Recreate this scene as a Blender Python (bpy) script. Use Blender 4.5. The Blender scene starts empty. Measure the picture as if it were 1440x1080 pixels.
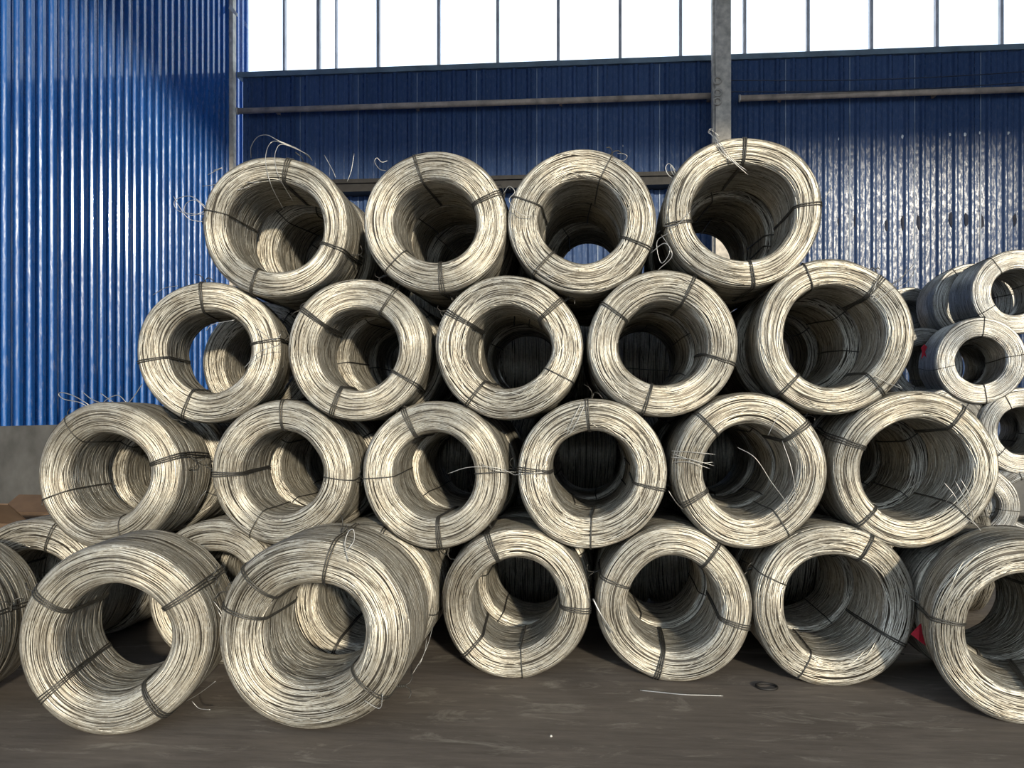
import bpy, math, random
import numpy as np
from mathutils import Vector, Matrix, Euler

random.seed(7)
rng = np.random.default_rng(11)
scene = bpy.context.scene
col = scene.collection

# ------------------------------------------------------------------ camera
F = 1200.0                      # focal length in pixels of the 1440x1080 frame
HORIZON = 580.0
TH = math.radians(5.06)         # camera turned a little to the left of the wall normal
CAM = Vector((0.0, 0.0, 1.5))
cam_data = bpy.data.cameras.new('camera')
cam_data.sensor_width = 36.0
cam_data.lens = 36.0 * F / 1440.0
cam_data.shift_y = (HORIZON - 540.0) / 1440.0
cam_data.clip_end = 300
cam = bpy.data.objects.new('camera', cam_data)
col.objects.link(cam)
cam.location = CAM
cam.rotation_euler = (math.radians(90), 0, TH)
scene.camera = cam

# ------------------------------------------------------------------ sky, sun, exposure
world = bpy.data.worlds.new('sky')
scene.world = world
world.use_nodes = True
bg = world.node_tree.nodes['Background']
bg.inputs['Color'].default_value = (0.74, 0.87, 1.0, 1)
bg.inputs['Strength'].default_value = 2.0

SUN_AZ, SUN_EL = math.radians(20), math.radians(11.6)    # from behind the camera, to the right
sun_data = bpy.data.lights.new('sun', 'SUN')
sun_data.energy = 3.2
sun_data.color = (1.0, 0.895, 0.70)
sun_data.angle = math.radians(2.4)
sun = bpy.data.objects.new('sun', sun_data)
col.objects.link(sun)
to_sun = Vector((math.sin(SUN_AZ) * math.cos(SUN_EL), -math.cos(SUN_AZ) * math.cos(SUN_EL), math.sin(SUN_EL)))
sun.rotation_euler = to_sun.to_track_quat('Z', 'Y').to_euler()
sun.location = to_sun * 30

vs = scene.view_settings
vs.view_transform = 'Standard'
vs.look = 'None'
vs.exposure = 0.0
vs.gamma = 1.0
vs.use_curve_mapping = False

# ------------------------------------------------------------------ layout constants (metres)
Y_BACK = 13.0        # back wall
X_LEFT = -5.57       # left wall
X_RIGHT = 14.0
Z_ROOF = 9.75
Y_FRONT = -8.0       # front eave of the shed, open towards the yard
Z_SILL = 6.80
Z_PLINTH = 1.37
Y_PILE = 4.78        # plane of the coil faces of the big stack


def at(px, py, Y):
    """a point of the photograph, on the plane at distance Y"""
    q = (px - 720.0) / F
    b = math.cos(TH) + math.sin(TH) * q
    a = -math.sin(TH) + math.cos(TH) * q
    t = Y / b
    return Vector((a * t, Y, CAM.z + t * (HORIZON - py) / F))


# ------------------------------------------------------------------ materials
def new_mat(name):
    m = bpy.data.materials.new(name)
    m.use_nodes = True
    nt = m.node_tree
    return m, nt, nt.nodes, nt.links, nt.nodes['Principled BSDF']


def ramp(nodes, stops):
    r = nodes.new('ShaderNodeValToRGB')
    e = r.color_ramp.elements
    while len(e) < len(stops):
        e.new(0.5)
    for k, (p, c) in enumerate(stops):
        e[k].position = p
        e[k].color = (*c, 1) if len(c) == 3 else c
    return r


def noise(nodes, links, scale, detail=4, rough=0.55, vec=None, dist=0.0):
    n = nodes.new('ShaderNodeTexNoise')
    n.inputs['Scale'].default_value = scale
    n.inputs['Detail'].default_value = detail
    n.inputs['Roughness'].default_value = rough
    n.inputs['Distortion'].default_value = dist
    if vec is not None:
        links.new(vec, n.inputs['Vector'])
    return n


def mapping(nodes, links, scale, coord='Object'):
    tc = nodes.new('ShaderNodeTexCoord')
    mp = nodes.new('ShaderNodeMapping')
    mp.inputs['Scale'].default_value = scale
    links.new(tc.outputs[coord], mp.inputs['Vector'])
    return mp.outputs['Vector']


def mix_rgb(nodes, links, fac, a, b, mode='MIX'):
    m = nodes.new('ShaderNodeMix')
    m.data_type = 'RGBA'
    m.blend_type = mode
    for sock, val in ((m.inputs[0], fac), (m.inputs[6], a), (m.inputs[7], b)):
        if hasattr(val, 'is_linked'):
            links.new(val, sock)
        elif isinstance(val, (int, float)):
            sock.default_value = val
        else:
            sock.default_value = (*val, 1)
    return m.outputs[2]


def make_wire_mat(name, light, mid, dark, metallic, rough):
    m, nt, N, Lk, P = new_mat(name)
    at_ = N.new('ShaderNodeAttribute')
    at_.attribute_name = 'tone'
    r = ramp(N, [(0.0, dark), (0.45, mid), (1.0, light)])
    Lk.new(at_.outputs['Fac'], r.inputs['Fac'])
    n1 = noise(N, Lk, 9.0, 5, 0.6, mapping(N, Lk, (1, 1, 1)))
    r1 = ramp(N, [(0.40, (1, 1, 1)), (0.72, (0.60, 0.52, 0.42))])
    Lk.new(n1.outputs['Fac'], r1.inputs['Fac'])
    n2 = noise(N, Lk, 60.0, 3, 0.6, mapping(N, Lk, (1, 1, 1)))
    r2 = ramp(N, [(0.35, (0.62, 0.57, 0.50)), (0.55, (1, 1, 1))])
    Lk.new(n2.outputs['Fac'], r2.inputs['Fac'])
    c = mix_rgb(N, Lk, 0.55, r.outputs['Color'], r1.outputs['Color'], 'MULTIPLY')
    c = mix_rgb(N, Lk, 0.55, c, r2.outputs['Color'], 'MULTIPLY')
    Lk.new(c, P.inputs['Base Color'])
    P.inputs['Metallic'].default_value = metallic
    P.inputs['Roughness'].default_value = rough
    return m


M_WIRE = make_wire_mat('zinc wire', (0.74, 0.71, 0.63), (0.46, 0.43, 0.365), (0.075, 0.065, 0.052), 0.6, 0.42)
M_WIRE_NEW = make_wire_mat('bright zinc wire', (0.74, 0.74, 0.72), (0.52, 0.52, 0.50), (0.12, 0.115, 0.11), 0.7, 0.36)


def make_plain(name, color, rough=0.5, metallic=0.0, var=0.25, scale=12.0):
    m, nt, N, Lk, P = new_mat(name)
    n = noise(N, Lk, scale, 5, 0.6, mapping(N, Lk, (1, 1, 1)))
    lo = tuple(c * (1 - var) for c in color)
    hi = tuple(min(1, c * (1 + var)) for c in color)
    r = ramp(N, [(0.3, lo), (0.7, hi)])
    Lk.new(n.outputs['Fac'], r.inputs['Fac'])
    Lk.new(r.outputs['Color'], P.inputs['Base Color'])
    P.inputs['Roughness'].default_value = rough
    P.inputs['Metallic'].default_value = metallic
    return m


M_TIE = make_plain('binding wire', (0.10, 0.095, 0.085), 0.5, 0.5, 0.3, 30)
M_LOOSE = make_plain('loose wire', (0.48, 0.47, 0.45), 0.35, 0.7, 0.2, 30)
M_CLOTH = make_plain('red cloth', (0.42, 0.012, 0.03), 0.8, 0, 0.25, 40)
M_CARD = make_plain('cardboard', (0.15, 0.095, 0.06), 0.85, 0, 0.2, 6)
M_PAPER = make_plain('white paper', (0.72, 0.70, 0.65), 0.8, 0, 0.08, 6)
M_STEEL = make_plain('weathered steel', (0.60, 0.55, 0.48), 0.6, 0.1, 0.35, 9)
M_PIPE = make_plain('rusty pipe', (0.52, 0.42, 0.34), 0.65, 0.1, 0.4, 5)
M_FRAME = make_plain('window frame', (0.52, 0.52, 0.56), 0.5, 0.3, 0.2, 5)
M_SILL = make_plain('grey blue flashing', (0.16, 0.22, 0.28), 0.45, 0.2, 0.25, 4)
M_DARK = make_plain('dark iron', (0.035, 0.032, 0.03), 0.6, 0.3, 0.3, 10)
M_DAYLIGHT = make_plain('painted daylight spot', (0.78, 0.80, 0.82), 0.4, 0.2, 0.1, 40)  # pale colour stands for daylight through holes in the sheets
M_ROOF = make_plain('roof underside', (0.20, 0.22, 0.25), 0.7, 0, 0.15, 1)
M_CONC = make_plain('plinth concrete', (0.25, 0.245, 0.235), 0.9, 0, 0.3, 3)
M_STONE = make_plain('pale chip', (0.75, 0.73, 0.68), 0.8, 0, 0.1, 40)
M_SEAM = make_plain('painted seam glint', (0.26, 0.32, 0.42), 0.5, 0.3, 0.6, 2.5)  # pale colour paints the light caught along the sheet lips
M_DENT = make_plain('punched dent', (0.012, 0.016, 0.035), 0.7, 0, 0.3, 20)
M_CABLE = make_plain('cable', (0.03, 0.04, 0.07), 0.6, 0.1, 0.2, 10)


def make_paint(name, c_lo, c_hi, rough, dust_glint, dust_glint_top, coat=0.3, dust_glint_soft=1.4, cut=0.5, gloss_scale=(20, 20, 8), gloss_cut=0.52, gloss_lo=0.03, gloss_hi=0.4):
    """glossy blue coated sheet steel, dusty and speckled with painted sun glints towards the bottom"""
    m, nt, N, Lk, P = new_mat(name)
    v = mapping(N, Lk, (1, 1, 1), 'Object')
    streak = noise(N, Lk, 1.0, 4, 0.6, mapping(N, Lk, (14, 14, 0.35)))
    r = ramp(N, [(0.3, c_lo), (0.7, c_hi)])
    Lk.new(streak.outputs['Fac'], r.inputs['Fac'])
    info = N.new('ShaderNodeObjectInfo')
    rr = ramp(N, [(0.0, (0.74, 0.77, 0.80)), (1.0, (1.15, 1.10, 1.06))])
    Lk.new(info.outputs['Random'], rr.inputs['Fac'])
    c = mix_rgb(N, Lk, 1.0, r.outputs['Color'], rr.outputs['Color'], 'MULTIPLY')
    # dusty pale speckle, also painting sun glints, thins out above dust_glint_top
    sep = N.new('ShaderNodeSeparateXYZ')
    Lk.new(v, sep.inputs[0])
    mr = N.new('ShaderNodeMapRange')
    mr.inputs['From Min'].default_value = dust_glint_top + 0.5
    mr.inputs['From Max'].default_value = dust_glint_top + 0.5 - dust_glint_soft
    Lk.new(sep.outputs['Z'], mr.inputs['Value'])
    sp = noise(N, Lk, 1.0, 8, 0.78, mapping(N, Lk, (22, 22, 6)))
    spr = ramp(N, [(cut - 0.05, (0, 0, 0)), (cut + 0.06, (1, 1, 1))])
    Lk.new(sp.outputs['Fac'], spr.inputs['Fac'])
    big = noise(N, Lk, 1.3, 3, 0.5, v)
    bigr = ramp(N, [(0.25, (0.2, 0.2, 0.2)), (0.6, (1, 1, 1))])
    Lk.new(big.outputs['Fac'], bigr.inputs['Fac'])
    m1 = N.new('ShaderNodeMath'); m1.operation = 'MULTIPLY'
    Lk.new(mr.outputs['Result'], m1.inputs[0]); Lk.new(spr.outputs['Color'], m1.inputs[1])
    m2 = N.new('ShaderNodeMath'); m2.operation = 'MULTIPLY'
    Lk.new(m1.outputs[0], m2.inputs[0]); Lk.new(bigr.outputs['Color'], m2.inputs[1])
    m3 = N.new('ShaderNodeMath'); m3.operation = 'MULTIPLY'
    m3.inputs[1].default_value = dust_glint
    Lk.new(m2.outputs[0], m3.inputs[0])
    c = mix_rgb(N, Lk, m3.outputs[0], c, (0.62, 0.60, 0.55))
    Lk.new(c, P.inputs['Base Color'])
    rgh = noise(N, Lk, 1.0, 7, 0.75, mapping(N, Lk, (24, 24, 9)))
    rmr = N.new('ShaderNodeMapRange')
    rmr.inputs['From Min'].default_value = 0.35
    rmr.inputs['From Max'].default_value = 0.65
    rmr.inputs['To Min'].default_value = rough - 0.03
    rmr.inputs['To Max'].default_value = rough + 0.10
    Lk.new(rgh.outputs['Fac'], rmr.inputs['Value'])
    Lk.new(rmr.outputs['Result'], P.inputs['Roughness'])
    bmp = N.new('ShaderNodeBump')
    bmp.inputs['Strength'].default_value = 0.35
    bmp.inputs['Distance'].default_value = 0.004
    dn = noise(N, Lk, 1.0, 5, 0.6, mapping(N, Lk, (30, 30, 3)))
    Lk.new(dn.outputs['Fac'], bmp.inputs['Height'])
    Lk.new(bmp.outputs['Normal'], P.inputs['Normal'])
    gn = noise(N, Lk, 1.0, 8, 0.8, mapping(N, Lk, gloss_scale))
    gr = ramp(N, [(gloss_cut - 0.04, (gloss_lo,) * 3), (gloss_cut + 0.07, (gloss_hi,) * 3)])
    Lk.new(gn.outputs['Fac'], gr.inputs['Fac'])
    Lk.new(gr.outputs['Color'], P.inputs['Specular IOR Level'])
    P.inputs['Coat Weight'].default_value = coat
    P.inputs['Coat Roughness'].default_value = 0.07
    P.inputs['Coat IOR'].default_value = 1.6
    return m


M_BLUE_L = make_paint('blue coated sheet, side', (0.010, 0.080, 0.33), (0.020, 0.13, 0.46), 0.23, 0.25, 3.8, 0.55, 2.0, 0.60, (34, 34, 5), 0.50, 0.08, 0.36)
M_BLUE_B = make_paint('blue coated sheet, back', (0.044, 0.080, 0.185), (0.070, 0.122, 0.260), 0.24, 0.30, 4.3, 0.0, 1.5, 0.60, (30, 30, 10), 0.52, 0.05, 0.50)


def make_glass():
    m, nt, N, Lk, P = new_mat('window glass')
    tr = N.new('ShaderNodeBsdfTransparent')
    gl = N.new('ShaderNodeBsdfGlossy')
    gl.inputs['Roughness'].default_value = 0.05
    mx = N.new('ShaderNodeMixShader')
    mx.inputs[0].default_value = 0.06
    Lk.new(tr.outputs[0], mx.inputs[1]); Lk.new(gl.outputs[0], mx.inputs[2])
    Lk.new(mx.outputs[0], N['Material Output'].inputs['Surface'])
    return m


M_GLASS = make_glass()


def make_floor():
    m, nt, N, Lk, P = new_mat('dusty brown concrete')
    v = mapping(N, Lk, (1, 1, 1))
    n1 = noise(N, Lk, 0.9, 6, 0.6, v, 0.4)
    r1 = ramp(N, [(0.3, (0.135, 0.112, 0.094)), (0.7, (0.225, 0.190, 0.160))])
    Lk.new(n1.outputs['Fac'], r1.inputs['Fac'])
    # scraped streaks left by dragging the coils
    n2 = noise(N, Lk, 1.0, 5, 0.65, mapping(N, Lk, (3.0, 20.0, 1)))
    r2 = ramp(N, [(0.35, (0.75, 0.75, 0.75)), (0.7, (1.2, 1.2, 1.2))])
    Lk.new(n2.outputs['Fac'], r2.inputs['Fac'])
    c = mix_rgb(N, Lk, 0.8, r1.outputs['Color'], r2.outputs['Color'], 'MULTIPLY')
    # pale scuffs
    n3 = noise(N, Lk, 2.2, 7, 0.72, mapping(N, Lk, (1.0, 2.2, 1)), 0.8)
    r3 = ramp(N, [(0.555, (0, 0, 0)), (0.68, (0.65, 0.65, 0.65))])
    Lk.new(n3.outputs['Fac'], r3.inputs['Fac'])
    c = mix_rgb(N, Lk, r3.outputs['Color'], c, (0.42, 0.38, 0.32))
    # dark oil spots
    n4 = noise(N, Lk, 1.7, 2, 0.4, mapping(N, Lk, (1, 1.6, 1)))
    r4 = ramp(N, [(0.24, (0.6, 0.6, 0.6)), (0.32, (0, 0, 0))])
    Lk.new(n4.outputs['Fac'], r4.inputs['Fac'])
    c = mix_rgb(N, Lk, r4.outputs['Color'], c, (0.06, 0.048, 0.04))
    Lk.new(c, P.inputs['Base Color'])
    P.inputs['Roughness'].default_value = 0.75
    bp = N.new('ShaderNodeBump')
    bp.inputs['Strength'].default_value = 0.25
    bp.inputs['Distance'].default_value = 0.01
    Lk.new(n2.outputs['Fac'], bp.inputs['Height'])
    Lk.new(bp.outputs['Normal'], P.inputs['Normal'])
    return m


M_FLOOR = make_floor()

# ------------------------------------------------------------------ mesh helpers
def mesh_obj(name, verts, faces, mat, parent=None, smooth=False):
    me = bpy.data.meshes.new(name)
    me.from_pydata([tuple(v) for v in verts], [], faces)
    me.materials.append(mat)
    if smooth:
        me.polygons.foreach_set('use_smooth', [True] * len(me.polygons))
    me.update()
    o = bpy.data.objects.new(name, me)
    col.objects.link(o)
    if parent is not None:
        o.parent = parent
    return o


def box_geo(x0, x1, y0, y1, z0, z1, V=None, Fc=None):
    V = [] if V is None else V
    Fc = [] if Fc is None else Fc
    b = len(V)
    V += [(x0, y0, z0), (x1, y0, z0), (x1, y1, z0), (x0, y1, z0), (x0, y0, z1), (x1, y0, z1), (x1, y1, z1), (x0, y1, z1)]
    Fc += [tuple(b + i for i in f) for f in ((0, 3, 2, 1), (4, 5, 6, 7), (0, 1, 5, 4), (1, 2, 6, 5), (2, 3, 7, 6), (3, 0, 4, 7))]
    return V, Fc


def box(name, x0, x1, y0, y1, z0, z1, mat, parent=None):
    V, Fc = box_geo(x0, x1, y0, y1, z0, z1)
    return mesh_obj(name, V, Fc, mat, parent)


def tube_geo(points, radius, sides=6, V=None, Fc=None, closed=False):
    V = [] if V is None else V
    Fc = [] if Fc is None else Fc
    pts = [Vector(p) for p in points]
    n = len(pts)
    base = len(V)
    prev = None
    for i, p in enumerate(pts):
        if closed:
            d = pts[(i + 1) % n] - pts[i - 1]
        else:
            d = pts[min(i + 1, n - 1)] - pts[max(i - 1, 0)]
        d = d.normalized() if d.length > 1e-9 else Vector((0, 0, 1))
        if prev is None:
            a = d.orthogonal().normalized()
        else:
            a = (prev - d * prev.dot(d))
            a = a.normalized() if a.length > 1e-6 else d.orthogonal().normalized()
        prev = a
        b = d.cross(a)
        for k in range(sides):
            w = 2 * math.pi * k / sides
            V.append(tuple(p + a * (math.cos(w) * radius) + b * (math.sin(w) * radius)))
    m = n if closed else n - 1
    for i in range(m):
        for k in range(sides):
            i2 = (i + 1) % n
            k2 = (k + 1) % sides
            Fc.append((base + i * sides + k, base + i * sides + k2, base + i2 * sides + k2, base + i2 * sides + k))
    if not closed:
        Fc.append(tuple(base + k for k in reversed(range(sides))))
        Fc.append(tuple(base + (n - 1) * sides + k for k in range(sides)))
    return V, Fc


def smooth_path(pts, per=6):
    """Catmull-Rom through the points"""
    P = [Vector(p) for p in pts]
    if len(P) < 3:
        return P
    P = [P[0] * 2 - P[1]] + P + [P[-1] * 2 - P[-2]]
    out = []
    for i in range(1, len(P) - 2):
        for k in range(per):
            t = k / per
            a, b, c, d = P[i - 1], P[i], P[i + 1], P[i + 2]
            out.append(0.5 * ((2 * b) + (c - a) * t + (2 * a - 5 * b + 4 * c - d) * t * t + (3 * b - a - 3 * c + d) * t ** 3))
    out.append(P[-2])
    return out


def tag(o, label=None, cat=None, group=None, kind=None):
    if label:
        o['label'] = label
    if cat:
        o['category'] = cat
    if group:
        o['group'] = group
    if kind:
        o['kind'] = kind
    return o


def empty(name, loc):
    o = bpy.data.objects.new(name, None)
    o.empty_display_size = 0.1
    col.objects.link(o)
    o.location = loc
    return o


# ------------------------------------------------------------------ the setting
tag(box('floor', -30, 40, -40, Y_BACK + 8, -0.3, 0.0, M_FLOOR), 'dusty brown concrete floor of the shed', None, None, 'structure')
roof = tag(box('ceiling', X_LEFT - 0.3, X_RIGHT, Y_FRONT, Y_BACK + 0.4, Z_ROOF, Z_ROOF + 0.25, M_ROOF), 'grey roof of the shed', None, None, 'structure')


def sheet_mesh(name, width, z0, z1, ribs, rib_h, rib_top, rib_foot, mat, thick=0.004):
    """one profiled sheet, width along +X, ribs standing out towards -Y"""
    pitch = width / ribs
    prof = []
    for k in range(ribs):
        c = (k + 0.5) * pitch
        e = 0.22
        f_ = (rib_foot - rib_top) / 2
        prof += [(c - rib_foot / 2 - f_ * e, 0.0), (c - rib_foot / 2 + f_ * e, -rib_h * e), (c - rib_top / 2 - f_ * e, -rib_h * (1 - e)), (c - rib_top / 2 + f_ * e, -rib_h),
                 (c + rib_top / 2 - f_ * e, -rib_h), (c + rib_top / 2 + f_ * e, -rib_h * (1 - e)), (c + rib_foot / 2 - f_ * e, -rib_h * e), (c + rib_foot / 2 + f_ * e, 0.0)]
        # two shallow stiffening creases in the pan
        g = k * pitch + pitch
        if k < ribs - 1:
            prof += [(g - 0.012, 0.0), (g, -0.005), (g + 0.012, 0.0)]
    prof = [(0.0, 0.0)] + prof + [(width - 0.004, 0.0), (width + 0.002, -0.009), (width + 0.014, -0.009)]
    n = len(prof)
    V = []
    for z in (z0, z1):
        V += [(x, y, z) for x, y in prof] + [(x, y + thick, z) for x, y in prof]
    Fc = []
    for i in range(n - 1):
        Fc.append((i, i + 1, 2 * n + i + 1, 2 * n + i))                     # front
        Fc.append((n + i + 1, n + i, 3 * n + i, 3 * n + i + 1))             # back
    Fc.append((n, 0, 2 * n, 3 * n))
    Fc.append((n - 1, 2 * n - 1, 4 * n - 1, 3 * n - 1))
    me = bpy.data.meshes.new(name)
    me.from_pydata(V, [], Fc)
    me.materials.append(mat)
    me.update()
    return me


# left wall: concrete plinth carrying blue profiled sheets
wall_left = tag(box('wall_left', X_LEFT - 0.25, X_LEFT + 0.05, Y_FRONT, Y_BACK, 0, Z_PLINTH, M_CONC), 'grey concrete plinth under the blue sheets of the left wall', None, None, 'structure')
SW = 0.722
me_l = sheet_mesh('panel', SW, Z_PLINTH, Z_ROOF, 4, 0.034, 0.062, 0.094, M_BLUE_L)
y0 = 7.83 - SW * 11
k = 0
while y0 + k * SW < Y_BACK - 0.02:
    o = bpy.data.objects.new('panel', me_l)
    col.objects.link(o)
    o.parent = wall_left
    # local +X runs away from the camera along +Y, ribs stand out towards +X (into the hall)
    o.rotation_euler = (0, 0, math.radians(90) + random.uniform(-0.004, 0.004))
    o.location = (X_LEFT + random.uniform(-0.004, 0.004), y0 + k * SW, 0)
    k += 1

# back wall
wall_back = tag(box('wall_back', X_LEFT, X_RIGHT, Y_BACK + 0.0, Y_BACK + 0.25, 0, 0.9, M_CONC), 'concrete plinth under the blue sheets of the back wall', None, None, 'structure')
BW = 0.925
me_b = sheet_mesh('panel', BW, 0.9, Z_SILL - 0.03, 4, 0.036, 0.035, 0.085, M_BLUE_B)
me_seam = bpy.data.meshes.new('seam_glint')  # thin strip added to carry the painted glint of each lip
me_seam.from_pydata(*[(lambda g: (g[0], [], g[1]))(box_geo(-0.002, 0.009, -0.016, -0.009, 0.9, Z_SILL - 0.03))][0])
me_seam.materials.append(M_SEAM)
xs = at(1104, 300, Y_BACK).x - BW * 9
k = 0
back_panels = []
while xs + k * BW < X_RIGHT:
    x = xs + k * BW
    o = bpy.data.objects.new('panel', me_b)
    col.objects.link(o)
    o.parent = wall_back
    o.location = (x, Y_BACK - 0.002 + random.uniform(-0.004, 0.004), 0)
    o.rotation_euler = (0, 0, random.uniform(-0.006, 0.006))
    back_panels.append((x, o))
    f = bpy.data.objects.new('seam_glint', me_seam)
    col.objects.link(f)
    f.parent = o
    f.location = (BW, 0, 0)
    k += 1

# back wall: pale spots painted as daylight through holes, dark punched dents lower down
def wall_mark(px, py, w, h, mat, name):
    p = at(px, py, Y_BACK - 0.012)
    for x, o in back_panels:
        if x <= p.x < x + BW:
            n = 10
            V = [(0, -0.008, 0)]
            for i in range(n):
                a = 2 * math.pi * i / n
                j = random.uniform(0.7, 1.25)
                V.append((math.cos(a) * w * j, 0, math.sin(a) * h * j))
            V += [(v[0], 0.010, v[2]) for v in V[1:]]
            Fc = [(0, 1 + (i + 1) % n, 1 + i) for i in range(n)] + [(1 + i, 1 + (i + 1) % n, n + 1 + (i + 1) % n, n + 1 + i) for i in range(n)]
            f = mesh_obj(name, V, Fc, mat, o)
            f.location = p - o.location
            return f


for px, py in ((1180, 195), (1269, 192), (1336, 189), (1357, 189), (1378, 187), (1160, 197), (875, 205), (894, 206), (1418, 187)):
    wall_mark(px, py, 0.018, 0.026, M_DAYLIGHT, 'daylight_spot')
for px, py in ((1181, 314), (1204, 310), (1248, 316), (1270, 314), (1292, 313), (1337, 309), (1359, 310), (1381, 311), (1427, 309), (1161, 322)):
    wall_mark(px, py, 0.028, 0.10, M_DENT, 'dent')

# the window band over the back wall
win = tag(box('window_1', X_LEFT + 0.1, X_RIGHT, Y_BACK - 0.07, Y_BACK + 0.12, Z_SILL - 0.05, Z_SILL + 0.03, M_SILL), 'long band of bright windows above the blue back wall', None, None, 'structure')
mpx = [400, 448, 473, 532, 617, 700, 785, 872, 957, 1047, 1136, 1225, 1317, 1408]
mx = [at(p, 50, Y_BACK).x for p in mpx]
step = mx[-1] - mx[-2]
while mx[-1] + step < X_RIGHT:
    mx.append(mx[-1] + step)
thick_px = {400: .035, 448: .05, 473: .022}
for i, x in enumerate(mx):
    w = 0.045 if i >= 3 else (0.035, 0.05, 0.022)[i]
    V, Fc = box_geo(x - w / 2, x + w / 2, Y_BACK - 0.03, Y_BACK + 0.05, Z_SILL + 0.03, Z_ROOF)
    # a thin glazing bead down the middle
    box_geo(x - 0.008, x + 0.008, Y_BACK - 0.045, Y_BACK - 0.03, Z_SILL + 0.03, Z_ROOF, V, Fc)
    mesh_obj('mullion', V, Fc, M_FRAME, win)
edges = [X_LEFT + 0.1] + mx + [X_RIGHT]
for a, b in zip(edges[:-1], edges[1:]):
    if b - a > 0.1:
        box('pane', a + 0.02, b - 0.02, Y_BACK + 0.004, Y_BACK + 0.010, Z_SILL + 0.03, Z_ROOF, M_GLASS, win)

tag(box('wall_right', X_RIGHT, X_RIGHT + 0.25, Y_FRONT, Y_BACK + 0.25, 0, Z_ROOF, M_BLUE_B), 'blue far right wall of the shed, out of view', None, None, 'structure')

# corner post and the free-standing column
p = at(327, 100, Y_BACK - 0.1)
V, Fc = box_geo(p.x - 0.05, p.x + 0.05, Y_BACK - 0.2, Y_BACK - 0.08, 0, Z_ROOF)
box_geo(p.x - 0.065, p.x - 0.04, Y_BACK - 0.215, Y_BACK - 0.2, 0, Z_ROOF, V, Fc)
post = tag(mesh_obj('trim_1', V, Fc, M_STEEL), 'grey steel post in the corner of the two blue walls', None, None, 'structure')
p = at(325, 12, Y_BACK - 0.25)
tab = mesh_obj('bracket', [(p.x - 0.04, p.y, p.z), (p.x + 0.09, p.y, p.z - 0.12), (p.x + 0.09, p.y, p.z - 0.07), (p.x - 0.02, p.y, p.z + 0.08),
                           (p.x - 0.04, p.y + .03, p.z), (p.x + 0.09, p.y + .03, p.z - 0.12), (p.x + 0.09, p.y + .03, p.z - 0.07), (p.x - 0.02, p.y + .03, p.z + 0.08)],
               [(0, 1, 2, 3), (7, 6, 5, 4), (0, 4, 5, 1), (1, 5, 6, 2), (2, 6, 7, 3), (3, 7, 4, 0)], M_PAPER, post)

pc = at(1015, 100, 12.55)
column = empty('steel_column', (pc.x, 12.55, 0))
tag(column, 'tall grey steel column standing in front of the back wall', 'column')
V, Fc = box_geo(-0.10, 0.115, -0.1, 0.1, 0, Z_ROOF)
mesh_obj('shaft', V, Fc, M_STEEL, column)
mesh_obj('edge_flange', *box_geo(-0.135, -0.10, -0.03, 0.12, 0, Z_ROOF), M_STEEL, column)
mesh_obj('base_plate', *box_geo(-0.2, 0.2, -0.2, 0.2, 0, 0.02), M_STEEL, column)
for py in (113, 130, 142):
    q = at(1009, py, 12.42)
    V, Fc = tube_geo([(q.x - pc.x + 0.055 * math.cos(a), -0.125, q.z + 0.05 * math.sin(a)) for a in np.linspace(0, 2 * math.pi, 10, endpoint=False)], 0.014, 5, closed=True)
    mesh_obj('eye_bolt', V, Fc, M_STEEL, column, True)

# the two horizontal pipes and their clamps, on standoffs from the wall
def wall_pipe(px0, px1, z, label):
    a, b = at(px0, 150, 12.8), at(px1, 150, 12.8)
    root = empty('wall_pipe', (a.x, 12.8, z))
    L = b.x - a.x
    V, Fc = tube_geo([(0, 0, 0), (L, 0, 0)], 0.045, 14)
    mesh_obj('pipe', V, Fc, M_PIPE, root, True)
    for t in np.arange(0.6, L, 2.2):
        V, Fc = box_geo(t - 0.02, t + 0.02, -0.02, 0.195, -0.02, 0.02)
        mesh_obj('standoff', V, Fc, M_PIPE, root)
    for t in (0.0, L):
        V, Fc = tube_geo([(t - 0.012, 0, 0), (t + 0.012, 0, 0)], 0.055, 14)
        mesh_obj('end_cap', V, Fc, M_STEEL, root, True)
    tag(root, label, 'pipe')
    return root


wall_pipe(334, 1001, 6.17, 'long rusty pipe on the back wall, from corner post to column')
wall_pipe(1040, 1520, 6.12, 'rusty pipe on the back wall to the right of the column')
# dark rail low on the back wall, seen between the coils
a, b = at(360, 266, 12.75), at(950, 266, 12.75)
V, Fc = box_geo(a.x, b.x, 12.68, 12.99, a.z - 0.09, a.z + 0.07)
box_geo(a.x, b.x, 12.64, 12.68, a.z + 0.03, a.z + 0.09, V, Fc)
tag(mesh_obj('wall_rail', V, Fc, M_DARK), 'dark iron rail along the back wall just behind the top coils', 'rail')
for (py0, py1), lab in (((113, 101), 'upper of two thin cables strung along the wall right of the column'), ((129, 116), 'lower of two thin cables strung along the wall right of the column')):
    a, b = at(1024, py0, 12.6), at(1440, py1, 12.85)
    d = (b - a)
    pts = [a + d * t - Vector((0, 0, 0.05 * math.sin(math.pi * t))) for t in np.linspace(0, 1.35, 20)]
    V, Fc = tube_geo(pts, 0.008, 5)
    tag(mesh_obj('cable', V, Fc, M_CABLE, None, True), lab, 'cable')

# ------------------------------------------------------------------ wire coils
NW, NS = 520, 96


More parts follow.
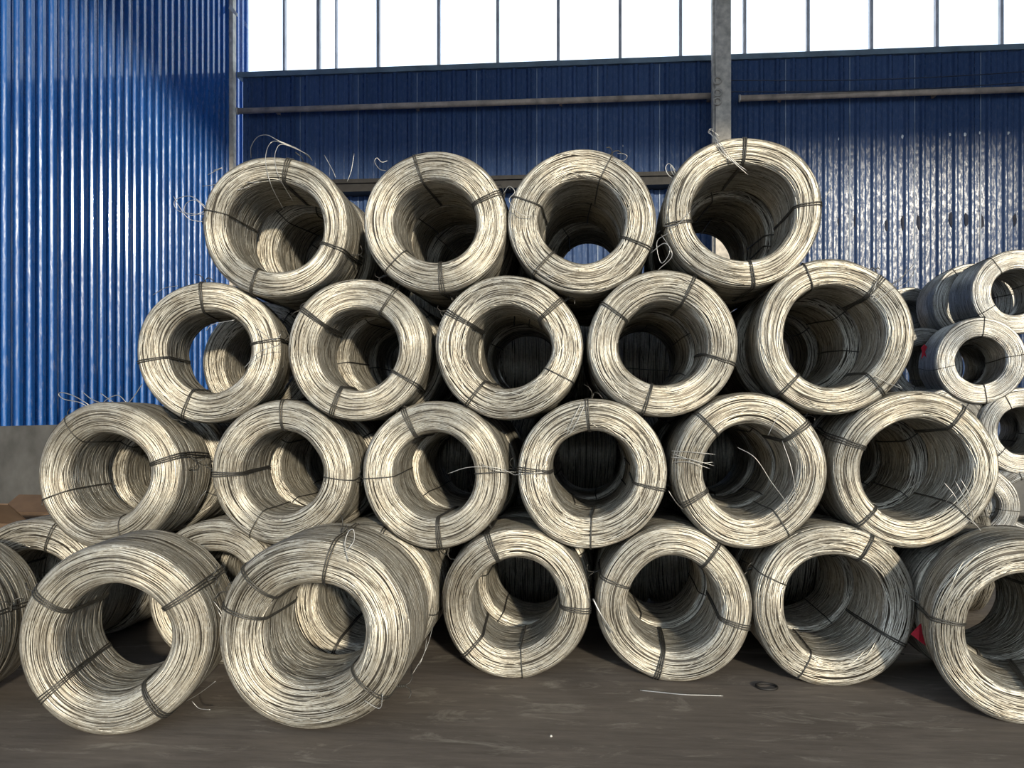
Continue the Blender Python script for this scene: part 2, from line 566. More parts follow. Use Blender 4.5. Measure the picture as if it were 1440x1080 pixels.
class CoilShape:
    """a wound coil: rounded rectangular section swept round the local Y axis"""

    def __init__(self, seed, R=0.425, r=0.25, L=0.60, c=0.05, wild=1.0):
        self.R, self.r, self.L = R, r, L
        g = np.random.default_rng(seed)
        t = R - r
        c = min(c, t / 2 - 0.004)
        # the section outline: y (axial) and rho (radial), starting on the inner bore
        pts = []
        corners = [((c, r + c), 180, 270), ((L - c, r + c), 270, 360), ((L - c, R - c), 0, 90), ((c, R - c), 90, 180)]
        for (cy, cr), a0, a1 in corners:
            for a in np.linspace(math.radians(a0), math.radians(a1), 14):
                pts.append((cy + c * math.cos(a), cr + c * math.sin(a)))
        pts.append(pts[0])
        P = np.array(pts)
        s = np.concatenate([[0], np.cumsum(np.hypot(*np.diff(P, axis=0).T))])
        self.P = s[-1]
        self.uu = np.linspace(0, self.P, 900, endpoint=False)
        self.py = np.interp(self.uu, s, P[:, 0])
        self.pr = np.interp(self.uu, s, P[:, 1])
        # sag the bore and the outside slightly, like a loosely wound bundle
        ty = np.roll(self.py, -1) - np.roll(self.py, 1)
        tr = np.roll(self.pr, -1) - np.roll(self.pr, 1)
        l = np.hypot(ty, tr)
        self.ny, self.nr = tr / l, -ty / l
        self.e = [(k, g.uniform(0.003, 0.008) / (k - 1), g.uniform(0, 6.28)) for k in (2, 3, 4)]
        self.f = [(k, g.uniform(0.006, 0.014), g.uniform(0, 6.28)) for k in (1, 2, 3)]
        self.g = g
        self.wild = wild

    def point(self, u, th, h):
        u = np.mod(u, self.P)
        x = u / self.P * 900
        i = np.floor(x).astype(int) % 900
        f = x - np.floor(x)
        j = (i + 1) % 900
        lerp = lambda a: a[i] * (1 - f) + a[j] * f
        y = lerp(self.py) + lerp(self.ny) * h
        rho = lerp(self.pr) + lerp(self.nr) * h
        for k, a, p in self.e:
            rho = rho + a * np.cos(k * th + p)
        front = 1 - y / self.L
        for k, a, p in self.f:
            y = y + a * np.cos(k * th + p) * (front * 1.2 - 0.2)
        return np.stack([rho * np.sin(th), y, rho * np.cos(th)], axis=-1)

    def build(self, name, mat, nw=NW, ns=NS):
        g = self.g
        th = np.linspace(0, 2 * math.pi, ns, endpoint=False)[None, :]
        w = g.uniform(0.0015, 0.0027, nw)[:, None]
        u0 = (np.arange(nw) * self.P / nw + g.uniform(-0.003, 0.003, nw))[:, None]
        amp = np.where(g.uniform(size=nw) < 0.14, g.uniform(1.4, 3.0, nw), g.uniform(0.25, 0.8, nw))[:, None] * self.wild
        u = u0 + np.zeros_like(th)
        for k, a in ((1, 0.009), (2, 0.007), (3, 0.004), (5, 0.002)):
            u = u + amp * a * g.normal(size=nw)[:, None] * np.cos(k * th + g.uniform(0, 6.28, nw)[:, None])
        h = (g.uniform(-0.0028, 0.0014, nw) + np.where(amp[:, 0] > 1.3, 0.002, 0))[:, None]
        h = h + 0.0012 * np.cos(2 * th + g.uniform(0, 6.28, nw)[:, None]) + 0.0012 * np.cos(7 * th + g.uniform(0, 6.28, nw)[:, None])
        rows = [self.point(u - w, th, h - w * 0.7), self.point(u, th, h + w), self.point(u + w, th, h - w * 0.7)]
        V = np.stack(rows, axis=2).reshape(-1, 3)                   # wire, segment, 3
        i = np.arange(nw)[:, None, None]
        s = np.arange(ns)[None, :, None]
        q = np.arange(2)[None, None, :]
        s2 = (s + 1) % ns
        idx = lambda i, s, q: (i * ns + s) * 3 + q
        Fq = np.stack([idx(i, s, q), idx(i, s, q + 1), idx(i, s2, q + 1), idx(i, s2, q)], axis=-1).reshape(-1, 4)
        tn = np.where(g.uniform(size=nw) < 0.24, g.uniform(0.08, 0.4, nw), g.uniform(0.5, 1.0, nw))[:, None] + 0 * th
        for k in (2, 5, 9):                                         # dirt and rubbed zinc along each turn
            tn = tn + 0.13 * np.cos(k * th + g.uniform(0, 6.28, nw)[:, None]) * g.uniform(0.3, 1.3, nw)[:, None]
        tone = np.repeat(np.clip(tn, 0.05, 1.0).ravel(), 3)
        # the mass of wire underneath, toned dark to paint the shade between outer turns
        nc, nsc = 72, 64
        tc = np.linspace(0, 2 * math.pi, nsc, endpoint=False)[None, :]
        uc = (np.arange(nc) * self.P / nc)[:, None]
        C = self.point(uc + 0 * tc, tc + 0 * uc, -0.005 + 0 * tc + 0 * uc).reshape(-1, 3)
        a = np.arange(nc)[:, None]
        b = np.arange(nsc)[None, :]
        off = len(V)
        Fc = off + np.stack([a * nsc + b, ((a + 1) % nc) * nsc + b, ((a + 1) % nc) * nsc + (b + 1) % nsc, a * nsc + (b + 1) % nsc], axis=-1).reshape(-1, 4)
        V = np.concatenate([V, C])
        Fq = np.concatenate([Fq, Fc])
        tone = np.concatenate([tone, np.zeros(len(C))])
        me = bpy.data.meshes.new(name)
        me.vertices.add(len(V))
        me.vertices.foreach_set('co', V.astype(np.float32).ravel())
        me.loops.add(len(Fq) * 4)
        me.loops.foreach_set('vertex_index', Fq.astype(np.int32).ravel())
        me.polygons.add(len(Fq))
        me.polygons.foreach_set('loop_start', np.arange(0, len(Fq) * 4, 4, dtype=np.int32))
        me.polygons.foreach_set('use_smooth', np.ones(len(Fq), dtype=bool))
        at_ = me.attributes.new('tone', 'FLOAT', 'POINT')
        at_.data.foreach_set('value', tone.astype(np.float32))
        me.materials.append(mat)
        me.update(calc_edges=True)
        me.validate()
        self.mesh = me
        return me

    def tie_geo(self, ang, strands=2, skew=0.0, rad=0.0042):
        """a binding wire pulled tight round the section at one angle"""
        V, Fc = [], []
        n = 44
        for k in range(strands):
            u = np.linspace(0, self.P, n, endpoint=False)
            off = (k - (strands - 1) / 2) * 0.011
            sk = skew * np.cos(2 * math.pi * u / self.P + 0.6)
            th = ang + sk + off / 0.34 + 0.006 * np.sin(6.28 * u / self.P * (2 + k) + ang)
            pts = self.point(u, th, 0.0085 + 0 * u)
            tube_geo([Vector(p) for p in pts], rad, 5, V, Fc, closed=True)
        return V, Fc

    def twist_geo(self, ang, g):
        """the twisted tail of a binding wire, at the front outer rim"""
        V, Fc = [], []
        u = self.P * 0.80
        p = Vector(self.point(np.array([u]), np.array([ang]), np.array([0.008]))[0])
        n = Vector((math.sin(ang), -0.55, math.cos(ang))).normalized()
        t = Vector((math.cos(ang), 0, -math.sin(ang)))
        b = n.cross(t)
        lean = (n * 0.6 + t * g.uniform(-0.8, 0.8) + b * g.uniform(-0.5, 0.5)).normalized()
        o1 = lean.orthogonal().normalized()
        o2 = lean.cross(o1)
        for s in (0, math.pi):
            pts = [p + lean * (0.045 * q) + (o1 * math.cos(14 * q + s) + o2 * math.sin(14 * q + s)) * 0.006 for q in np.linspace(0, 1, 14)]
            e = pts[-1]
            side = (o1 * math.cos(s + g.uniform(-1, 1)) + o2 * math.sin(s)).normalized()
            pts += [e + lean * 0.02 + side * 0.012, e + lean * 0.03 + side * 0.035, e + lean * 0.02 + side * g.uniform(0.05, 0.08)]
            tube_geo(pts, 0.003, 5, V, Fc)
        return V, Fc


SH = {
    'a': CoilShape(1), 'b': CoilShape(2, wild=1.3), 'c': CoilShape(3, c=0.062, wild=0.9),
    'w': CoilShape(4, r=0.282, c=0.045), 'v': CoilShape(5, r=0.272, wild=1.3), 'm': CoilShape(6, r=0.262, c=0.06),
    't': CoilShape(7, R=0.43, r=0.252, L=0.58, c=0.08, wild=0.7),          # smooth tightly wound one
    'n': CoilShape(9, R=0.465, r=0.25, L=0.60, c=0.10),                     # the fat one in front
    'g': CoilShape(8, R=0.425, r=0.235, L=0.72, c=0.05, wild=0.6),           # bright new ones of the far stack
}
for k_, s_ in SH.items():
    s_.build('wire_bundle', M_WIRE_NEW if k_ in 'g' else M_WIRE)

COILS = {}


def coil(key, px, py, Y, shape, label, group, ties=(), yaw=0.0, pitch=0.0, scale=1.0, roll=None, z=None, strands=None, loc=None, twists=True):
    """a coil whose front face is centred at (px, py) of the photograph on the plane Y"""
    s = SH[shape]
    R = s.R * scale
    if loc is None:
        c = at(px, py, Y)
    else:
        c = Vector(loc)
    if z is not None:
        c.z = z
    root = empty('wire_coil', (0, 0, 0))
    rot = Euler((math.radians(pitch), 0, math.radians(yaw)), 'XYZ').to_matrix()
    root.rotation_euler = (math.radians(pitch), 0, math.radians(yaw))
    root.scale = (scale,) * 3
    root.location = c + rot @ Vector((0, 0, -R))
    roll = random.uniform(0, 6.28) if roll is None else roll
    body = bpy.data.objects.new('wire_bundle', s.mesh)
    col.objects.link(body)
    body.parent = root
    body.location = (0, 0, s.R)
    body.rotation_euler = (0, roll, 0)
    g = random.Random(key)
    for i, a in enumerate(ties):
        a = math.radians(a)
        V, Fc = s.tie_geo(a - roll, strands or g.choice((1, 2, 2, 3)), g.uniform(-0.07, 0.07), g.uniform(0.0034, 0.0048))
        t = mesh_obj('binding_wire', V, Fc, M_TIE, root, True)
        t.location = (0, 0, s.R)
        t.rotation_euler = (0, roll, 0)
        if twists and g.random() < 0.55:
            V, Fc = s.twist_geo(a - roll, g)
            w = mesh_obj('twisted_end', V, Fc, M_TIE, t, True)
    tag(root, label, 'wire coil', group)
    COILS[key] = (root, c, rot, shape, scale)
    return root


G1 = 'coils of the big stack, front layer'
ORD = ['first', 'second', 'third', 'fourth', 'fifth', 'sixth']
# key, face centre, shape, tie angles, yaw, label
FRONT = [
    ('A1', 384, 318, 'w', (12, 108, 203, 285), 4, 'wire coil at the left end of the top row, loose loops on its rim'),
    ('A2', 610, 311, 'a', (345, 66, 170, 228), 0, 'wire coil second from the left in the top row'),
    ('A3', 818, 309, 'b', (22, 112, 222, 292), 0, 'wire coil third from the left in the top row'),
    ('A4', 1051, 303, 'w', (357, 86, 174, 262), 0, 'wire coil at the right end of the top row, in front of the column'),
    ('B1', 295, 497, 'c', (352, 78, 205, 262), 12, 'wire coil at the left end of the second row from the top'),
    ('B2', 503, 491, 'a', (28, 124, 205, 305), 5, 'wire coil second from the left in the second row from the top'),
    ('B3', 714, 488, 'b', (302, 48, 122, 214), 0, 'wire coil in the middle of the five in the second row from the top'),
    ('B4', 932, 483, 'c', (302, 25, 103, 193), 0, 'wire coil fourth from the left in the second row from the top'),
    ('B5', 1176, 477, 'w', (338, 40, 138, 220), -4, 'wire coil at the right end of the second row from the top'),
    ('C1', 140, 679, 't', (322, 76, 160, 250), 3, 'wire coil at the left end of the third row, near the cardboard'),
    ('C2', 386, 672, 'c', (2, 92, 206, 270), 3, 'wire coil second from the left in the third row from the top'),
    ('C3', 609, 670, 'a', (334, 90, 172, 269), 0, 'wire coil third from the left in the third row from the top'),
    ('C4', 832, 666, 'b', (0, 100, 178, 270), 0, 'wire coil fourth from the left in the third row from the top'),
    ('C5', 1054, 662, 'm', (320, 48, 150, 245), 0, 'wire coil fifth from the left in the third row, stray wires across its hole'),
    ('C6', 1278, 656, 'w', (296, 42, 133, 222), 0, 'wire coil at the right end of the third row from the top'),
    ('D3', 725, 850, 'm', (340, 92, 172, 226), 3, 'bottom-row wire coil on bare floor in the centre of the picture'),
    ('D4', 948, 852, 'm', (290, 36, 102, 190), 0, 'bottom-row wire coil just right of the central one'),
    ('D5', 1183, 856, 'v', (292, 24, 120, 202), 0, 'wire coil in the bottom row just left of the red cloth tag'),
]
SCL = {'A1': .975, 'A2': .95, 'A3': .96, 'A4': .99, 'B1': .96, 'B2': .95, 'B3': .96, 'B4': .965, 'B5': .985, 'C1': 1.0, 'C2': .975, 'C3': .97, 'C4': .975, 'C5': .99, 'C6': 1.0, 'D3': 0.99, 'D4': 1.01, 'D5': 1.03}
spots = {}
for key, px, py, sh, ties, yaw, lab in FRONT:
    c = at(px, py, Y_PILE)
    r = SH[sh].R * SCL.get(key, 1.0)
    spots[key] = [c.x, r if key[0] == 'D' else c.z, r]
for key, px in (('D0', 34), ('D1', 292), ('D2', 506), ('D6', 1402)):
    spots[key] = [at(px, 850, Y_PILE).x, 0.425, 0.425]
for it in range(80):                                  # let the round coils settle against each other
    ks = list(spots)
    for i in range(len(ks)):
        for j in range(i + 1, len(ks)):
            a, b = spots[ks[i]], spots[ks[j]]
            dx, dz = b[0] - a[0], b[1] - a[1]
            d = math.hypot(dx, dz)
            m = a[2] + b[2] + 0.001 - d
            if m > 0:
                ma, mb = (0.0, 1.0) if ks[i][0] == 'D' and ks[j][0] != 'D' else ((1.0, 0.0) if ks[j][0] == 'D' and ks[i][0] != 'D' else (0.5, 0.5))
                ux, uz = dx / d * m, dz / d * m
                a[0] -= ux * ma; b[0] += ux * mb
                a[1] -= uz * ma; b[1] += uz * mb
    for k_ in ks:
        if k_[0] == 'D':
            spots[k_][1] = spots[k_][2]
for key, px, py, sh, ties, yaw, lab in FRONT:
    coil(key, 0, 0, 0, sh, lab, G1, ties, yaw, 0, SCL.get(key, 1.0), loc=(spots[key][0], Y_PILE + random.uniform(-0.02, 0.02), spots[key][1]))

# bottom-row coils that stand half hidden behind the nearest ones
coil('D0', 52, 850, Y_PILE + 0.05, 'b', 'dark-holed wire coil on the floor at far left, behind the nearest ones', G1, (20, 140, 300), 5, loc=(spots['D0'][0], Y_PILE + 0.05, 0.425))
coil('D1', 296, 850, Y_PILE + 0.08, 'a', 'wire coil on the floor hidden behind and between the two big nearest coils', G1, (60, 150, 300), 0, loc=(spots['D1'][0], Y_PILE + 0.08, 0.425))
coil('D2', 506, 846, Y_PILE + 0.02, 'm', 'wire coil on the floor right behind the fat nearest coil', G1, (15, 100, 210), 0, loc=(spots['D2'][0], Y_PILE + 0.02, 0.425))
coil('D6', 1402, 858, Y_PILE + 0.05, 'b', 'wire coil on the floor behind the nearest right-hand coil, mostly hidden by it', G1, (330, 60, 200), 0, loc=(spots['D6'][0], Y_PILE + 0.05, 0.425))

# the nearest coils, on the floor in front of the stack
G2 = 'nearest coils on the floor in front of the stack'
coil('N1', 155, 908, 3.76, 't', 'big shiny wire coil at lower left, the left one of a close pair', G2, (300, 58, 148, 232), 9, 0, 1.02, z=0.44, strands=3)
coil('N2', 434, 893, 3.84, 'n', 'big fat wire coil at lower left, the right one of a close pair', G2, (12, 128, 284, 312), 0, 1.5, 0.985, z=0.46, strands=2)
coil('N0', -150, 890, 3.78, 't', 'wire coil cut by the left edge of the picture, standing on the floor', G2, (80, 150, 300), 8, 0, 1.0, z=0.43)
coil('N3', 1447, 885, 4.27, 'v', 'big wire coil at the lower right, cut by the right edge of the picture', G2, (272, 25, 176, 100), -14, 0, 1.03, z=0.44)

# the layers behind, seen through the holes and the gaps
G3 = 'coils of the big stack, layers behind the front one'
NAMES = {
    'A1': 'the left-end coil of the top row', 'A2': 'the second coil of the top row', 'A3': 'the third coil of the top row', 'A4': 'the right-end coil of the top row',
    'B1': 'the left-end coil of the second row', 'B2': 'the second coil of the second row', 'B3': 'the middle coil of the second row', 'B4': 'the fourth coil of the second row', 'B5': 'the right-end coil of the second row',
    'C1': 'the left-end coil of the third row', 'C2': 'the second coil of the third row', 'C3': 'the third coil of the third row', 'C4': 'the fourth coil of the third row', 'C5': 'the fifth coil of the third row', 'C6': 'the right-end coil of the third row',
    'D3': 'the central coil of the bottom row', 'D4': 'the coil right of centre in the bottom row', 'D5': 'the bottom-row coil beside the red tag',
    'D1': 'the hidden floor coil between the two nearest ones', 'D2': 'the floor coil that the fat nearest one hides', 'D0': 'the floor coil at the far left',
}
for key in NAMES:
    root, c, rot, shp, scl = COILS[key]
    for layer in (2, 3):
        if layer == 3 and key[0] in 'D':
            continue
        g = random.Random(key + str(layer))
        sh2 = g.choice(['a', 'b', 'c', 'm', 'v'])
        dx = g.uniform(-0.02, 0.02) if layer == 2 else g.uniform(-0.05, 0.05)
        zz = c.z + g.uniform(-0.012, 0.004)
        gap = 0.66 if key != 'B1' else 0.80
        if key[0] == 'D':
            zz = SH[sh2].R
        yy = c.y + gap * (layer - 1) + (0.02 if layer == 3 else 0)
        coil(key + str(layer), 0, 0, 0, sh2,
             ('wire coil right behind ' if layer == 2 else 'deepest wire coil, two places behind ') + NAMES[key], G3,
             [g.uniform(0, 90), g.uniform(90, 180), g.uniform(180, 270), g.uniform(270, 360)], g.uniform(-3, 3), 0, min(scl, 1.0) * 0.985 if key[0] != 'D' else 1.0,
             loc=(c.x + dx, yy, zz), strands=1, twists=False)

# turned coils at the very back of the stack, side-on, closing off the view through the holes
G5 = 'side-on coils at the back of the stack'
for zrow, word, xs_ in ((0.43, 'bottom', tuple(-3.0 + .63 * k for k in range(10))), (1.17, 'third', tuple(-2.6 + .63 * k for k in range(9))), (1.90, 'second', tuple(-1.9 + .63 * k for k in range(7))), (2.64, 'top', (-2.0, -1.36, -0.74))):
    for i, x in enumerate(xs_):
        g = random.Random('t%s%d' % (word, i))
        coil('T%s%d' % (word, i), 0, 0, 0, g.choice('abcm'), 'dim side-on wire coil behind the %s row, %s from the left' % (word, (ORD + ['seventh', 'eighth', 'ninth', 'tenth'])[i]), G5,
             (g.uniform(0, 180), g.uniform(180, 360)), 90 + g.uniform(-14, 14), 0, 1.0, loc=(x + 0.3, Y_PILE + {'bottom': 1.97, 'third': 2.41, 'second': 2.84, 'top': 3.27}[word] + g.uniform(0, 0.02), zrow), strands=1, twists=False)

# the stack further back on the right
G4 = 'brighter coils of the far stack at right'
FAR = [
    ('G1', 1380, 507, 9.45, 'far wire coil at right, third layer up, with the red ribbon on its side', (2, 85, 175, 262), -8),
    ('G2', 1432, 410, 9.50, 'topmost far wire coil, cut by the right edge of the picture', (322, 60, 240, 150), -4),
    ('G5', 1440, 606, 9.45, 'far wire coil at the right edge, second layer from the floor', (335, 100, 225), -4),
    ('G6', 1340, 606, 9.55, 'far wire coil peeping out behind the right end of the third row', (30, 110, 240), 0),
    ('G7', 1452, 706, 9.42, 'far wire coil lying lowest at the right edge of the picture', (340, 80, 250), -14),
    ('G8', 1372, 712, 9.4, 'far floor-level wire coil between the stack and the right edge', (20, 100, 260), 0),
    ('G3', 1370, 424, 10.5, 'grey far wire coil just left of and behind the topmost one', (330, 80, 210), -6),
    ('G12', 1372, 513, 10.35, 'dim far wire coil right behind the hole of the ribboned one', (10, 130, 250), 4),
    ('G13', 1425, 603, 10.35, 'dim far wire coil behind the second-layer one at the right edge', (10, 130, 250), 4),
    ('G9', 1300, 515, 10.4, 'far wire coil behind the one with the red ribbon', (30, 200, 300), 0),
]
for key, px, py, Y, lab, ties, yaw in FAR:
    coil(key, px, py, Y, 'g', lab, G4, ties, yaw, 0, 1.07, strands=1, twists=False)
p = at(1281, 440, 11.7)
for i, word in enumerate(('lowest', 'second lowest', 'second highest', 'highest')):
    lab = 'small distant wire coil whose rim shows against the blue wall' if i == 3 else '%s of the distant coils standing under the small one by the blue wall' % word
    coil('H%d' % i, 0, 0, 0, 'g', lab, G4, (100, 200, 300), 0, 0, 0.93, loc=(p.x, 11.7, 0.396 + 0.789 * i), strands=1, twists=False)


# ------------------------------------------------------------------ loose wire on the coils
def loose(key, paths, rad=0.0021, name='loose_wire', mat=None):
    root, c, rot, shp, scl = COILS[key]
    inv = root.matrix_basis.inverted()
    for path in paths:
        pts = smooth_path([at(x, y, c.y + d) for x, y, d in path])
        V, Fc = tube_geo([inv @ p for p in pts], rad / scl, 5)
        mesh_obj(name, V, Fc, mat or M_LOOSE, root, True)


loose('A1', [
    [(353, 222, .16), (353, 207, .10), (362, 193, .05), (376, 190, .0), (392, 198, 0), (420, 210, .05), (438, 224, .12)],
    [(399, 295, .14), (382, 262, -.02), (374, 232, -.03), (375, 212, -.02), (382, 200, 0), (394, 200, 0), (424, 213, .05), (437, 223, .10)],
    [(412, 283, .10), (393, 250, -.02), (387, 228, -.03), (388, 212, -.02), (398, 203, 0), (430, 216, .06), (439, 226, .10)],
    [(292, 296, .0), (276, 282, -.02), (263, 285, -.02), (259, 297, -.02), (270, 303, -.02), (288, 297, 0)],
    [(290, 291, .0), (268, 276, -.02), (246, 282, -.02), (250, 296, -.02), (274, 301, -.02), (300, 300, -.01)],
    [(286, 312, .0), (266, 308, -.02), (253, 292, -.03), (244, 276, -.03)],
    [(284, 262, -.02), (320, 258, -.03), (368, 256, -.02)],
    [(292, 276, -.02), (330, 268, -.03), (352, 262, -.02)],
    [(300, 240, .0), (312, 236, .0), (292, 246, .0)],
    [(456, 218, .3), (468, 240, .3), (472, 250, .3)],
    [(498, 216, .4), (494, 240, .4), (488, 256, .4)],
])
loose('A2', [[(545, 226, .04), (537, 228, .03), (530, 222, .02), (527, 228, .02), (534, 238, .04), (543, 240, .06)],
             [(708, 272, -.02), (716, 262, -.03), (724, 270, -.03), (716, 282, -.03), (730, 300, -.03), (748, 304, -.02)]])
loose('A3', [[(868, 216, 0), (876, 216, -.01), (882, 220, -.01), (876, 226, 0), (862, 222, 0)],
             [(915, 356, 0), (935, 342, -.02), (945, 360, -.02), (925, 380, 0)],
             [(742, 372, -.01), (770, 388, -.02), (780, 386, -.02)]])
loose('A4', [
    [(1052, 246, -.02), (1036, 232, -.03), (1016, 212, -.03), (1006, 196, -.02), (997, 184, 0), (1002, 182, 0), (1010, 196, -.02), (1022, 214, -.03), (1046, 240, -.02)],
    [(1040, 236, -.02), (1014, 214, -.03), (1002, 192, -.01), (996, 186, 0), (1000, 183, .01), (1012, 192, .02)],
    [(1050, 240, -.03), (1026, 222, -.03), (1012, 204, -.03), (1004, 190, -.02)],
    [(951, 254, .1), (940, 246, .1), (936, 236, .1), (941, 230, .1), (948, 240, .1), (952, 253, .1)],
    [(950, 250, .12), (944, 240, .12), (944, 232, .12), (950, 240, .12)],
    [(932, 318, .02), (952, 316, -.02), (972, 296, -.03)],
    [(930, 330, .02), (942, 352, .0), (930, 370, .02), (924, 340, .02), (944, 326, -.01)],
    [(1160, 280, -.01), (1168, 264, 0), (1170, 268, 0)],
])
loose('B1', [[(290, 465, -.02), (300, 456, -.02), (330, 450, -.02)], [(395, 485, -.02), (365, 495, -.03), (343, 518, -.03)], [(395, 470, -.02), (385, 478, -.02), (360, 462, -.02)],
             [(215, 415, .1), (232, 405, .08), (250, 402, .05)]])
loose('B5', [
    [(1224, 416, -.03), (1246, 404, .0), (1270, 388, .15), (1284, 372, .2)],
    [(1230, 424, -.03), (1256, 406, .0), (1276, 396, .15), (1288, 376, .2)],
    [(1226, 420, -.03), (1250, 402, .05), (1268, 392, .15), (1276, 374, .2)],
    [(1228, 411, -.02), (1234, 392, -.01), (1240, 378, .1)],
    [(1226, 526, -.03), (1248, 538, -.03), (1268, 546, -.01), (1262, 540, 0)],
])
loose('C1', [
    [(132, 577, .12), (112, 566, .1), (92, 562, .1), (83, 556, .1), (86, 552, .1), (102, 556, .1), (120, 566, .1), (134, 577, .12)],
    [(117, 552, .15), (132, 563, .15), (160, 571, .15)],
    [(142, 553, .2), (154, 562, .2), (170, 572, .2)],
    [(200, 540, .4), (188, 558, .35), (176, 572, .3)],
    [(138, 576, .2), (150, 562, .2), (166, 556, .2), (178, 566, .2)],
], 0.003)
loose('C2', [[(290, 690, -.03), (282, 700, -.03), (276, 712, -.02)]])
loose('C3', [[(630, 666, -.04), (660, 657, -.05), (700, 658, -.03), (724, 668, 0)], [(676, 652, -.03), (700, 662, -.03), (726, 664, 0)]])
loose('C4', [[(796, 612, -.03), (806, 590, -.03), (818, 566, -.02)], [(800, 613, -.03), (812, 592, -.03), (822, 570, -.02)], [(722, 668, 0), (745, 666, -.03), (765, 664, -.02)],
             [(940, 690, 0), (945, 698, 0), (952, 708, .02), (960, 716, .04)]])
loose('C5', [
    [(1037, 629, -.03), (1062, 644, -.05), (1085, 678, -.05), (1104, 704, -.04), (1112, 722, -.02)],
    [(1100, 620, -.02), (1112, 655, -.04), (1118, 690, -.04), (1114, 716, -.03)],
    [(944, 634, -.02), (975, 636, -.03), (1006, 639, -.03)], [(944, 643, -.02), (972, 646, -.03), (1004, 655, -.03)],
    [(946, 650, -.02), (970, 650, -.03), (998, 659, -.03)], [(945, 638, -.02), (985, 650, -.03), (1003, 650, -.03)],
    [(1080, 612, -.03), (1092, 590, -.04), (1108, 578, -.03)],
])
loose('C6', [
    [(1327, 678, -.03), (1342, 696, -.04), (1352, 718, -.04)], [(1343, 676, -.03), (1356, 700, -.04), (1366, 726, -.03)],
    [(1350, 672, -.03), (1364, 698, -.04), (1368, 728, -.03)], [(1330, 706, -.03), (1342, 692, -.04)],
    [(1360, 730, -.03), (1372, 738, -.03), (1383, 750, -.03)], [(1364, 728, -.03), (1376, 742, -.03), (1380, 749, -.03)],
])
loose('D2', [[(600, 898, .1), (596, 920, .06), (580, 948, .0)], [(609, 880, .15), (602, 905, .1), (590, 935, .05)]])
loose('N1', [[(262, 986, .3), (282, 974, .25), (303, 958, .2)], [(270, 986, .3), (280, 996, .3), (296, 998, .3)], [(300, 845, .2), (312, 862, .2), (318, 880, .2), (306, 858, .2)]])
loose('N2', [[(512, 985, -.02), (534, 996, -.02), (538, 976, -.02)], [(490, 790, -.03), (485, 765, -.03), (490, 748, -.02), (497, 745, -.02), (498, 760, -.02), (490, 772, -.03)]])
loose('D4', [[(834, 842, -.03), (844, 862, -.04), (862, 890, -.03)]], 0.005)
loose('D5', [[(1280, 842, -.02), (1296, 850, -.03), (1306, 856, 0)], [(1270, 828, -.03), (1288, 842, -.03), (1302, 858, 0)]])

# ------------------------------------------------------------------ small things
def cloth(name, pts, thick, mat, label, cat):
    V = [tuple(p) for p in pts] + [(p[0] + 0.0, p[1] + thick, p[2]) for p in pts]
    n = len(pts)
    Fc = [tuple(range(n)), tuple(reversed(range(n, 2 * n)))] + [(i, n + i, n + (i + 1) % n, (i + 1) % n) for i in range(n)]
    return tag(mesh_obj(name, V, Fc, mat), label, cat)


yc = 4.66
cloth('cloth_tag', [at(1305, 871, yc), at(1293, 879, yc - 0.02), at(1281, 892, yc), at(1292, 901, yc - 0.015), at(1306, 911, yc), at(1307, 890, yc + .015)], 0.006, M_CLOTH,
      'small triangular red cloth tag hanging between two bottom coils at right', 'cloth tag')
yr = 9.88
cloth('ribbon', [at(1300, 484, yr), at(1304, 488, yr), at(1301, 495, yr), at(1303, 503, yr), at(1300, 499, yr), at(1296, 505, yr), at(1297, 494, yr), at(1295, 489, yr)], 0.01, M_CLOTH,
      'little red ribbon tied to the far coil at right', 'ribbon')

# flattened carton at the foot of the left wall
pb = at(18, 760, 6.1)
carton = empty('cardboard_box', (pb.x, 6.1, 0))
tag(carton, 'open brown cardboard box against the left plinth', 'box')
w, d, h = 0.34, 0.3, 0.70
mesh_obj('side_panel', *box_geo(-w, w, -d, -d + 0.012, 0, h), M_CARD, carton)
mesh_obj('side_panel', *box_geo(-w, w, d - 0.012, d, 0, h), M_CARD, carton)
mesh_obj('side_panel', *box_geo(-w, -w + 0.012, -d + .012, d - .012, 0, h), M_CARD, carton)
mesh_obj('side_panel', *box_geo(w - 0.012, w, -d + .012, d - .012, 0, h), M_CARD, carton)
mesh_obj('bottom_panel', *box_geo(-w + .012, w - .012, -d + .012, d - .012, 0.0, 0.012), M_CARD, carton)
for s, ang in ((1, 24), (-1, 35)):
    f = mesh_obj('flap', *box_geo(-w, w, 0, 0.28, -0.005, 0.005), M_CARD, carton)
    f.location = (0, s * d, h + 0.005)
    f.rotation_euler = (math.radians(ang), 0, 0 if s > 0 else math.pi)
f = mesh_obj('flap', *box_geo(0, 0.22, -d, d, -0.005, 0.005), M_CARD, carton)
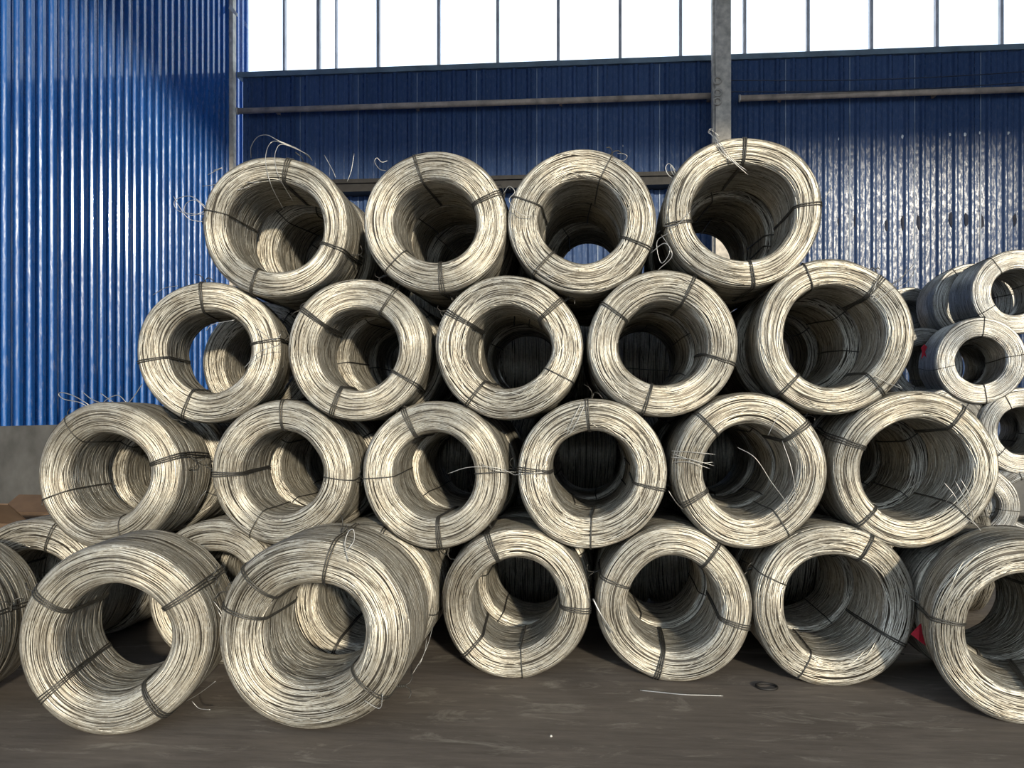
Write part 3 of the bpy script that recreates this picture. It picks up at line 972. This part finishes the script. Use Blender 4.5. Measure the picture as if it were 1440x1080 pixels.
f.location = (w, 0, h)
f.rotation_euler = (0, math.radians(-15), 0)
pp = at(20, 752, 5.75)
sheet = mesh_obj('paper_sheet', *box_geo(-0.07, 0.07, -0.004, 0.004, 0.0, 0.10), M_PAPER)
sheet.location = (pp.x, 5.78, pp.z - 0.05)
sheet.rotation_euler = (math.radians(-12), math.radians(20), 0)
tag(sheet, 'scrap of white paper in front of the cardboard box', 'paper')

# bits lying on the floor
def on_floor(px, py):
    t = CAM.z * F / (py - HORIZON)
    q = (px - 720.0) / F
    return Vector((t * (-math.sin(TH) + math.cos(TH) * q), t * (math.cos(TH) + math.sin(TH) * q), 0))


pts = [on_floor(x, y) + Vector((0, 0, 0.005)) for x, y in ((900, 972), (930, 975), (960, 978), (990, 979), (1017, 980))]
V, Fc = tube_geo(smooth_path(pts), 0.004, 5)
tag(mesh_obj('wire_offcut', V, Fc, M_LOOSE, None, True), 'thin offcut of wire on the floor in front of the bottom coils', 'wire offcut')
c = on_floor(1078, 967)
V, Fc = tube_geo([(c.x + 0.055 * math.cos(a), c.y + 0.055 * math.sin(a), 0.007) for a in np.linspace(0, 2 * math.pi, 24, endpoint=False)], 0.007, 6, closed=True)
tag(mesh_obj('wire_ring', V, Fc, M_DARK, None, True), 'small dark ring lying on the floor before the bottom coils', 'ring')
for (px, py, s_), lab in (((775, 1036, 0.007), 'tiny pale stone chip on the bare floor near the bottom centre'),):
    c = on_floor(px, py)
    V, Fc = [], []
    n = 7
    for zz, rr in ((0, .8), (.5, 1.0), (1.1, .5)):
        V += [(c.x + s_ * rr * math.cos(6.283 * i / n) * random.uniform(.8, 1.2), c.y + s_ * rr * math.sin(6.283 * i / n), s_ * zz) for i in range(n)]
    for l in range(2):
        Fc += [(l * n + i, l * n + (i + 1) % n, (l + 1) * n + (i + 1) % n, (l + 1) * n + i) for i in range(n)]
    Fc += [tuple(range(2 * n, 3 * n)), tuple(reversed(range(n)))]
    tag(mesh_obj('stone_chip', V, Fc, M_STONE), lab, 'stone')
